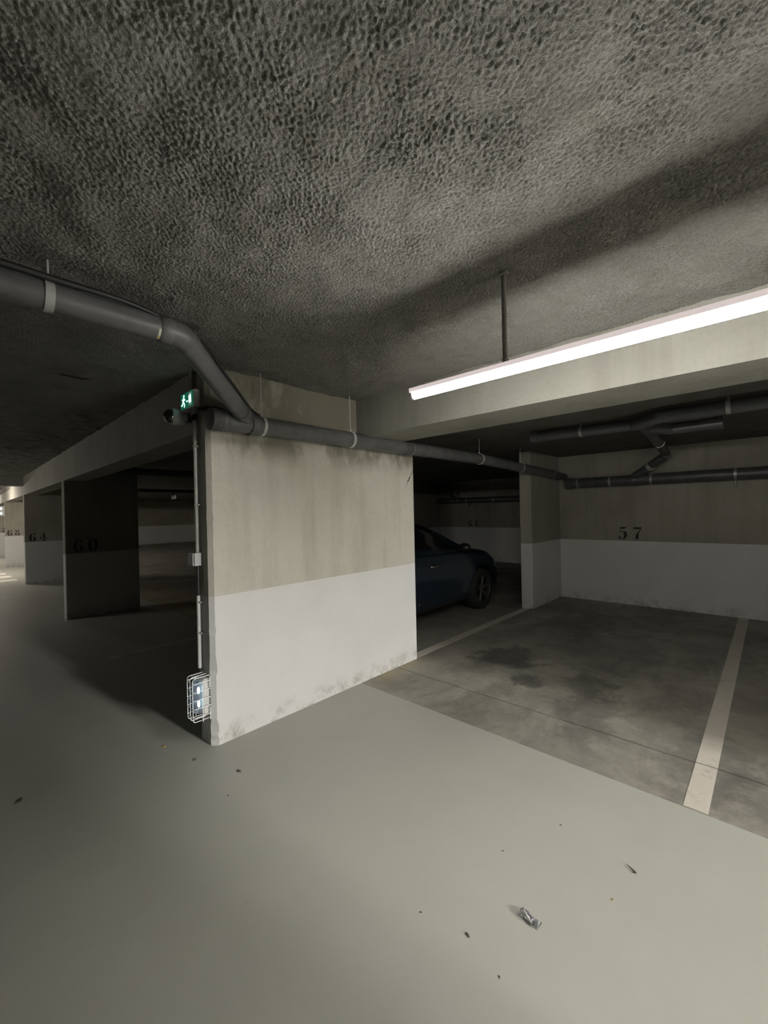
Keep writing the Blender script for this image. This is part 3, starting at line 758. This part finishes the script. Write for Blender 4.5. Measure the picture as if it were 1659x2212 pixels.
for z in (2.02, 1.62, 0.955, 0.745):
    bm = bmesh.new(); p = rel(cn, [(XC, YC, z)])[0]; tube(bm, [p + Vector((0, 0, -.007)), p + Vector((0, 0, .007))], 0.0155, 14)
    box(bm, p + Vector((-.002, -.028, -.005)), p + Vector((.018, -.008, .005))); obj('clip', bm, M_CONDUIT, cn, True)
jb = thing('junction_box', 'small white junction box at mid height on the pier end', 'junction box', (1.20, 2.90, 1.2))
bm = bmesh.new(); box(bm, (1.176, 2.853, 1.206), (1.230, 2.938, 1.294), jb.location, bevel=0.004); obj('case', bm, M_GPLAS, jb)
bm = bmesh.new(); box(bm, (1.1735, 2.895, 1.222), (1.1765, 2.908, 1.252), jb.location); obj('slot', bm, M_BLACK, jb)
bm = bmesh.new(); box(bm, (1.170, 2.856, 1.209), (1.177, 2.935, 1.291), jb.location, bevel=0.002); obj('lid', bm, M_GPLAS, jb)
jb.children[1].location.x = -0.0045

bh = thing('bulkhead_light', 'caged emergency light low on the pier end near the floor', 'emergency light', (1.23, 2.83, 0.2))
def L_(p): return Vector(p) - bh.location
bm = bmesh.new(); box(bm, (1.190, 2.790, 0.215), (1.231, 2.872, 0.455), bh.location, bevel=0.006); obj('base', bm, M_WPLAS, bh)
# rounded diffuser
bm = bmesh.new()
n1, n2 = 14, 20
yc, zc_, hy, hz, dep = 2.831, 0.335, 0.036, 0.113, 0.058
rings = []
for i in range(n1 + 1):
    a = (PI / 2) * i / n1
    k = math.cos(a) ** 0.5 if i < n1 else 0.05
    x = 1.192 - dep * math.sin(a)
    rr = []
    for j in range(n2 * 2):
        b = 2 * PI * j / (n2 * 2)
        cy = math.copysign(abs(math.cos(b)) ** 0.75, math.cos(b)); sz = math.copysign(abs(math.sin(b)) ** 0.5, math.sin(b))
        rr.append(bm.verts.new(L_((x, yc + hy * k * cy, zc_ + (hz - hy + hy * k) * sz))))
    rings.append(rr)
for i in range(n1):
    for j in range(n2 * 2):
        bm.faces.new((rings[i][j], rings[i][(j + 1) % (2 * n2)], rings[i + 1][(j + 1) % (2 * n2)], rings[i + 1][j]))
bm.faces.new(rings[-1]); bm.faces.new(rings[0])
obj('diffuser', bm, M_LENS, bh, True)
for z in (0.295, 0.385):
    bm = bmesh.new(); bmesh.ops.create_uvsphere(bm, u_segments=12, v_segments=8, radius=0.011)
    bmesh.ops.scale(bm, vec=(0.8, 0.9, 2.2), verts=bm.verts[:]); bmesh.ops.translate(bm, vec=L_((1.166, 2.812, z)), verts=bm.verts[:])
    obj('led', bm, M_LEDW, bh, True)
# wire cage
cg = bpy.data.objects.new('cage', None)
bm = bmesh.new()
X0, X1, Y0, Y1, Z0, Z1 = 1.118, 1.229, 2.772, 2.888, 0.190, 0.475
wr = 0.0025
def wire(pts, rad=0.0): tube(bm, [L_(p) for p in pts], wr, 7)
def hoop_h(z):      # U wire in a horizontal plane, wall to wall
    pts = [(X1, Y0, z)] + [tuple(v) for v in arc_path((X1, Y0, z), (X0, Y0, z), (X0, Y1, z), 0.018, 5)] + [tuple(v) for v in arc_path((X0, Y0, z), (X0, Y1, z), (X1, Y1, z), 0.018, 5)] + [(X1, Y1, z)]
    wire(pts)
def hoop_v(y):
    pts = [(X1, y, Z1)] + [tuple(v) for v in arc_path((X1, y, Z1), (X0, y, Z1), (X0, y, Z0), 0.022, 5)] + [tuple(v) for v in arc_path((X0, y, Z1), (X0, y, Z0), (X1, y, Z0), 0.022, 5)] + [(X1, y, Z0)]
    wire(pts)
for z in (0.225, 0.280, 0.335, 0.390, 0.445): hoop_h(z)
for y in (Y0 + .016, Y0 + .058, Y1 - .016): hoop_v(y)
for x in (X1 - 0.004, X1 - 0.052):      # long wires on both flanks
    for y in (Y0 - .001, Y1 + .001):
        wire([(x, y, Z0 - 0.004), (x, y, 0.268 if x > X1 - .03 else Z1 - .02)])
wire([(X1 - .004, Y0, .40), (X1 - .004, Y0, .47)])
obj('cage', bm, M_WIRE, bh, True)

# small far lamp on the 68 partition and sign in the far bays
fl = thing('bulkhead_light', 'tiny bright emergency light on the far partition end at the left edge', 'emergency light', (1.46, 18.1, 1.85))
bm = bmesh.new(); box(bm, (1.40, 18.16, 1.66), (1.484, 18.30, 1.98), fl.location, bevel=.01); obj('base', bm, M_WPLAS, fl)
for z in (1.74, 1.90):
    bm = bmesh.new(); bmesh.ops.create_uvsphere(bm, u_segments=10, v_segments=6, radius=.035); bmesh.ops.translate(bm, vec=Vector((1.40, 18.18, z)) - fl.location, verts=bm.verts[:]); obj('led', bm, M_LEDW, fl, True)
fs = thing('exit_sign', 'dim little hanging sign deep in the dark left bay', 'exit sign', (4.6, 12.4, 2.08))
bm = bmesh.new(); box(bm, (4.565, 12.30, 2.02), (4.60, 12.55, 2.13), fs.location); obj('case', bm, M_GPLAS, fs)
bm = bmesh.new(); box(bm, (4.575, 12.295, 2.04), (4.592, 12.301, 2.12), fs.location); obj('lit_panel', bm, M_SDIM, fs)
bm = bmesh.new(); tube(bm, rel(fs, [(4.58, 12.42, 2.12), (4.58, 12.42, ZB)]), .008, 8); obj('hanger', bm, M_RODM, fs)
bm = bmesh.new(); box(bm, (4.58, 12.38, 2.035), (4.95, 12.42, 2.06), fs.location); obj('bracket', bm, M_GPLAS, fs)

# hooks in the ceiling
for (x, y, lb) in ((1.19, 1.83, 'thin bent wire hanging from the flock ceiling left of the tube light'),):
    bm = bmesh.new(); tube(bm, [(x, y, ZC + .01), (x, y, ZC - .03), (x + .006, y - .004, ZC - .055)], 0.003, 8)
    bmesh.ops.create_icosphere(bm, subdivisions=1, radius=0.008, matrix=Matrix.Translation((x, y, ZC - .022)))
    tag(obj('ceiling_hook', bm, M_RODM), lb, 'hook')

# ------------------------------------------------------------------ litter
rnd = random.Random(11)
def chip(x, y, s, label, m=M_DEB, name='debris', long=1.3):
    bm = bmesh.new(); n = 9; a0 = rnd.random() * 6
    top = []; botm = []
    for i in range(n):
        a = 2 * PI * i / n; r = s * rnd.uniform(.55, 1.0)
        px = r * math.cos(a) * long; py = r * math.sin(a) * .7
        X = px * math.cos(a0) - py * math.sin(a0); Y = px * math.sin(a0) + py * math.cos(a0)
        botm.append(bm.verts.new((X, Y, 0))); top.append(bm.verts.new((X * .8, Y * .8, s * rnd.uniform(.15, .4))))
    cv = bm.verts.new((0, 0, s * .45))
    for i in range(n):
        bm.faces.new((botm[i], botm[(i + 1) % n], top[(i + 1) % n], top[i])); bm.faces.new((top[i], top[(i + 1) % n], cv))
    bm.faces.new(botm[::-1])
    o = obj(name, bm, m); o.location = (x, y, 0.0005); return tag(o, label, 'litter')
chip(1.014, 3.011, .016, 'ochre leaf scrap on the floor left of the pier corner', M_LEAF, 'leaf_scrap', 1.0)
chip(1.089, 2.703, .014, 'dark scrap on the floor just in front of the pier corner')
chip(1.216, 2.378, .017, 'largest dark scrap on the lane floor, in front of the pier')
chip(0.279, 3.057, .024, 'dark flat scrap on the floor at the far left')
chip(1.07, 2.221, .006, 'tiny dark crumb on the floor in the lane in front of the pier')
chip(1.791, 0.485, .006, 'tiny pale orange fleck on the floor right of the foil', M_LEAF)
chip(1.292, 0.835, .010, 'small grey crumb on the floor left of the foil')
chip(1.247, 1.017, .006, 'thin dark speck on the floor up and left of the foil')
chip(1.244, 0.685, .005, 'tiny dark speck on the floor below and left of the foil')
chip(1.722, 0.917, .005, 'tiny dark speck on the floor above the foil, towards the pier')
chip(2.05, 0.78, .006, 'dark speck on the floor between the foil and the bay edge')
# twig
bm = bmesh.new(); tube(bm, [(2.006, .485, .004), (1.996, .468, .005), (1.985, .450, .005), (1.981, .443, .004)], .003, 6, radii=[.0008, .0022, .0038, .003]); tube(bm, [(1.985, .450, .004), (1.978, .456, .003)], .002, 5)
tag(obj('twig', bm, M_DEB), 'thin dark twig on the grey floor right of the foil wrapper', 'twig')
# foil wrapper: folded, twisted strip
bm = bmesh.new()
nu, nv = 16, 8; grid = []
for i in range(nu + 1):
    row = []
    u = i / nu
    for j in range(nv + 1):
        v = j / nv - .5
        wdt = .020 + .012 * abs(u - .45)
        px = (u - .5) * .080
        py = v * wdt * 1.5 + .004 * math.sin(u * 9)
        pz_ = .006 + .013 * max(0, 1 - abs(u - .38) * 2.6) * (1 - 1.3 * abs(v - .1)) + .005 * math.sin(u * 9 + v * 7) + .003 * math.sin(v * 16 - u * 5) + rnd.uniform(-.0018, .0018)
        row.append(bm.verts.new((px, py, max(.0012, pz_))))
    grid.append(row)
for i in range(nu):
    for j in range(nv): bm.faces.new((grid[i][j], grid[i + 1][j], grid[i + 1][j + 1], grid[i][j + 1]))
ext = bmesh.ops.solidify(bm, geom=bm.faces[:], thickness=-0.0008)
fo = obj('foil_wrapper', bm, M_FOIL); fo.location = (1.495, .693, 0.001); fo.rotation_euler = (0, 0, math.radians(-98)); fo.scale = (1.0, 1.0, 1.0)
tag(fo, 'crumpled silver foil wrapper lying on the grey lane floor', 'wrapper')

# crack on the pier face
bm = bmesh.new(); pts = [(3.405, 1.985), (3.375, 1.94), (3.35, 1.90), (3.335, 1.885), (3.32, 1.862), (3.30, 1.845), (3.285, 1.80)]
ws = [.002, .004, .004, .012, .010, .004, .002]
for i in range(len(pts) - 1):
    (xa, za), (xb, zb) = pts[i], pts[i + 1]; ya, yb = 2.7435, 2.7452
    vs_ = [bm.verts.new(p) for p in ((xa, ya, za - ws[i]), (xb, ya, zb - ws[i + 1]), (xb, ya, zb + ws[i + 1]), (xa, ya, za + ws[i]), (xa, yb, za - ws[i]), (xb, yb, zb - ws[i + 1]), (xb, yb, zb + ws[i + 1]), (xa, yb, za + ws[i]))]
    for f in ((0, 1, 2, 3), (4, 7, 6, 5), (0, 4, 5, 1), (1, 5, 6, 2), (2, 6, 7, 3), (3, 7, 4, 0)): bm.faces.new([vs_[k] for k in f])
tag(obj('wall_crack', bm, M_BLACK), 'short dark crack near the top right of the pier face', 'crack')

# ------------------------------------------------------------------ car
def lerp_tab(tab, x):
    xs = [t[0] for t in tab]
    out = []
    for k in range(1, len(tab[0])):
        out.append(float(np.interp(x, xs, [t[k] for t in tab])))
    return out
CX0, CX1, CYC = 2.42, 6.60, 4.19
# x, half width, z bottom, belt z, roof half width ratio, top z
TAB = [(2.42, .60, .34, .60, .80, .74), (2.46, .72, .28, .72, .80, .92), (2.55, .80, .24, .86, .76, 1.04), (2.80, .86, .21, .94, .74, 1.24),
       (3.10, .875, .20, .965, .72, 1.38), (3.5, .885, .19, .965, .70, 1.445), (4.0, .89, .19, .955, .69, 1.455), (4.35, .89, .19, .945, .69, 1.43),
       (4.7, .89, .19, .935, .70, 1.345), (5.0, .888, .19, .925, .72, 1.225), (5.25, .885, .19, .915, .76, 1.105), (5.45, .88, .19, .900, .80, 1.010),
       (5.6, .88, .19, .880, .82, .965), (5.9, .875, .20, .835, .84, .920), (6.15, .86, .20, .785, .84, .865), (6.35, .81, .21, .71, .83, .79),
       (6.48, .74, .22, .62, .82, .70), (6.55, .66, .24, .55, .82, .62), (6.60, .55, .28, .48, .82, .54)]
def smooth_tab(x):
    s = 0.035
    acc = np.zeros(5)
    for k, w_ in ((-2, .1), (-1, .2), (0, .4), (1, .2), (2, .1)):
        acc += w_ * np.array(lerp_tab(TAB, min(max(x + k * s, CX0), CX1)))
    return acc
def section(x):
    hw, zb, zl, rr, zt = smooth_tab(x)
    rw = hw * rr
    pts = [(0, zb), (hw * .55, zb), (hw * .88, zb + .015), (hw * .965, zb + .07), (hw * .985, zb + (zl - zb) * .30), (hw * 1.0, zb + (zl - zb) * .55),
           (hw * .985, zb + (zl - zb) * .78), (hw * .955, zl - .02), (hw * .925, zl + .012),
           (rw + (hw * .92 - rw) * .5, zl + (zt - zl) * .46), (rw + (hw * .92 - rw) * .08, zt - (zt - zl) * .14), (rw * .88, zt - .028), (rw * .5, zt - .006), (0, zt)]
    P = catmull([(a, b, 0) for a, b in pts], 4)
    return [(p.x, p.y) for p in P]
car = thing('car', 'dark blue hatchback parked in the shadows behind the pier', 'car', (4.5, CYC, 0.0))
def CL(x, y, z): return Vector((x, y, z)) - Vector(car.location)
bm = bmesh.new()
NX = 110; rows = []
for i in range(NX + 1):
    x = CX0 + (CX1 - CX0) * i / NX; S = section(x)
    full = [(y, z) for y, z in S] + [(-y, z) for y, z in S[-2:0:-1]]
    rows.append([bm.verts.new(CL(x, CYC + y, z)) for y, z in full])
n = len(rows[0])
for i in range(NX):
    for j in range(n): bm.faces.new((rows[i][j], rows[i][(j + 1) % n], rows[i + 1][(j + 1) % n], rows[i + 1][j]))
bm.faces.new(rows[0][::-1]); bm.faces.new(rows[-1])
body = obj('body', bm, [M_BODY, M_TRIM], car, True)
# wheel arches
WF, WR_, WRAD = 5.765, 3.19, 0.315
for wx in (WF, WR_):
    for s in (-1, 1):
        b2 = bmesh.new(); tube(b2, [CL(wx, CYC + s * .58, .325), CL(wx, CYC + s * 1.1, .325)], 0.365, 40)
        bmesh.ops.recalc_face_normals(b2, faces=b2.faces[:])
        mm = bpy.data.meshes.new('cutter'); b2.to_mesh(mm); b2.free(); mm.materials.append(M_TRIM)
        co = bpy.data.objects.new('cutter', mm); COL.objects.link(co); co.location = car.location
        bpy.context.view_layer.update()
        md = body.modifiers.new('b', 'BOOLEAN'); md.operation = 'DIFFERENCE'; md.object = co; md.solver = 'EXACT'
        dg = bpy.context.evaluated_depsgraph_get()
        nm = bpy.data.meshes.new_from_object(body.evaluated_get(dg))
        body.modifiers.clear(); body.data = nm; COL.objects.unlink(co); bpy.data.objects.remove(co)
def surf_patch(x0, x1, j0, j1, off, nx=24, side_=-1, front_tilt=0, rear_tilt=0):
    """patch lifted off the body surface; j in section-point index"""
    b = bmesh.new(); R_ = []
    J = np.linspace(j0, j1, 12)
    for i in range(nx + 1):
        r = []
        for j in J:
            f = (j - j0) / (j1 - j0)
            xa = x0 + rear_tilt * f; xb = x1 + front_tilt * f
            x = xa + (xb - xa) * i / nx
            S = section(x); k = int(math.floor(j)); k = min(k, len(S) - 2); t = j - k
            y = S[k][0] * (1 - t) + S[k + 1][0] * t; z = S[k][1] * (1 - t) + S[k + 1][1] * t
            ty = S[k + 1][0] - S[k][0]; tz = S[k + 1][1] - S[k][1]; L = math.hypot(ty, tz) + 1e-9
            r.append(b.verts.new(CL(x, CYC + side_ * (y + tz / L * off), z - ty / L * off)))
        R_.append(r)
    for i in range(nx):
        for j in range(len(J) - 1): b.faces.new((R_[i][j], R_[i + 1][j], R_[i + 1][j + 1], R_[i][j + 1]))
    return b
JB, JR = 33.5, 41.5      # belt .. roof rail on the section polyline
for s in (-1, 1):
    obj('front_window', surf_patch(4.20, 5.26, JB, JR, .004, side_=s, front_tilt=-.62), M_GLASS, car, True)
    obj('rear_window', surf_patch(3.05, 4.12, JB, JR, .004, side_=s, rear_tilt=.22), M_GLASS, car, True)
def top_patch(x0, x1, off, m, name, frac=.93):
    b = bmesh.new(); R_ = []
    for i in range(21):
        x = x0 + (x1 - x0) * i / 20; S = section(x); r = []
        pts = S[42:] ; full = [(y, z) for y, z in pts] + [(-y, z) for y, z in pts[-2::-1]]
        for y, z in full: r.append(b.verts.new(CL(x + off * .4, CYC + y * frac, z + off)))
        R_.append(r)
    for i in range(20):
        for j in range(len(R_[0]) - 1): b.faces.new((R_[i][j], R_[i + 1][j], R_[i + 1][j + 1], R_[i][j + 1]))
    obj(name, b, m, car, True)
top_patch(4.62, 5.46, .004, M_GLASS, 'windshield')
top_patch(2.62, 3.02, .005, M_GLASS, 'rear_windshield')
def side_line(pts_xj, r, m, name, s=-1):
    b = bmesh.new(); P = []
    for x, j in pts_xj:
        S = section(x); k = int(j); t = j - k; y = S[k][0] * (1 - t) + S[k + 1][0] * t; z = S[k][1] * (1 - t) + S[k + 1][1] * t
        P.append(CL(x, CYC + s * (y + .0005), z))
    tube(b, P, r, 6); return obj(name, b, m, car, True)
for s in (-1, 1):
    side_line([(5.27, 31), (5.29, 26), (5.28, 20), (5.18, 14)], .0035, M_TRIM, 'door_seam', s)
    side_line([(4.18, 32), (4.18, 24), (4.18, 14)], .0035, M_TRIM, 'door_seam', s)
    side_line([(4.0 + i * .13 - .9, 33) for i in range(17)], .008, M_TRIM, 'window_sill_trim', s)
    side_line([(3.7 + i * .1, 11.3) for i in range(17)], .014, M_TRIM, 'rocker_trim', s)
# mirror, handle
for s in (-1, 1):
    b = bmesh.new(); bmesh.ops.create_icosphere(b, subdivisions=3, radius=1.0)
    bmesh.ops.scale(b, vec=(.075, .095, .062), verts=b.verts[:]); bmesh.ops.translate(b, vec=CL(5.17, CYC + s * .935, 1.005), verts=b.verts[:])
    mi_ = obj('mirror', b, M_TRIM, car, True)
    b = bmesh.new(); tube(b, [CL(5.19, CYC + s * .80, .955), CL(5.18, CYC + s * .90, .985)], .018, 8); obj('mirror_arm', b, M_TRIM, car, True)
    b = bmesh.new(); tube(b, [CL(5.13, CYC + s * 1.030, 1.0), CL(5.20, CYC + s * 1.030, 1.0)], .006, 6); obj('mirror_lamp', b, M_CHROME, car, True)
    b = bmesh.new(); tube(b, [CL(4.42, CYC + s * .888, .80), CL(4.45, CYC + s * .915, .803), CL(4.58, CYC + s * .915, .807), CL(4.61, CYC + s * .888, .81)], .012, 10)
    obj('door_handle', b, M_CHROME, car, True)
    b = surf_patch(6.22, 6.50, 24, 33, .004, 12, s); obj('headlight', b, M_HEADL, car, True)
# wheels
def wheel(cx, s):
    wz = WRAD
    yo = CYC + s * 0.885; yi = CYC + s * 0.675
    ax = Vector((0, s, 0))
    b = bmesh.new()
    prof = [(.205, -.02), (.215, 0.0), (.26, .006), (.295, -.006), (.313, -.03), (.315, -.10), (.315, -.11), (.313, -.18), (.295, -.205), (.21, -.205)]
    rings = []; sg = 56
    for r, d in prof:
        rings.append([b.verts.new(CL(cx + r * math.cos(2 * PI * k / sg), yo + s * d, wz + r * math.sin(2 * PI * k / sg))) for k in range(sg)])
    for i in range(len(prof) - 1):
        for k in range(sg): b.faces.new((rings[i][k], rings[i][(k + 1) % sg], rings[i + 1][(k + 1) % sg], rings[i + 1][k]))
    for k in range(sg): b.faces.new((rings[-1][k], rings[-1][(k + 1) % sg], rings[0][(k + 1) % sg], rings[0][k]))
    ty = obj('tyre', b, M_TYRE, car, True)
    b = bmesh.new(); tube(b, [CL(cx, yo - s * .20, wz), CL(cx, yo - s * .06, wz)], .204, 48); dsk = obj('wheel_barrel', b, M_TRIM, ty, True)
    b = bmesh.new()
    for k in range(5):
        for dd in (-.13, .13):
            a = 2 * PI * k / 5 + .35
            a1, a2 = a + dd * 1.4, a + dd
            p0 = (.04 * math.cos(a1), .04 * math.sin(a1)); p1 = (.205 * math.cos(a2), .205 * math.sin(a2))
            tube(b, [CL(cx + p0[0], yo - s * .030, wz + p0[1]), CL(cx + .12 * math.cos(a2), yo - s * .018, wz + .12 * math.sin(a2)), CL(cx + p1[0], yo - s * .012, wz + p1[1])], .010, 8, radii=[.013, .010, .008])
    tube(b, [CL(cx, yo - s * .05, wz), CL(cx, yo - s * .022, wz), CL(cx, yo - s * .015, wz)], .04, 20, radii=[.05, .042, .030])
    rr = [CL(cx + .207 * math.cos(2 * PI * k / 40), yo - s * .012, wz + .207 * math.sin(2 * PI * k / 40)) for k in range(41)]
    tube(b, rr, .006, 8, cap=False)
    obj('rim', b, M_RIM, ty, True)
for wx in (WF, WR_):
    for s in (-1, 1): wheel(wx, s)
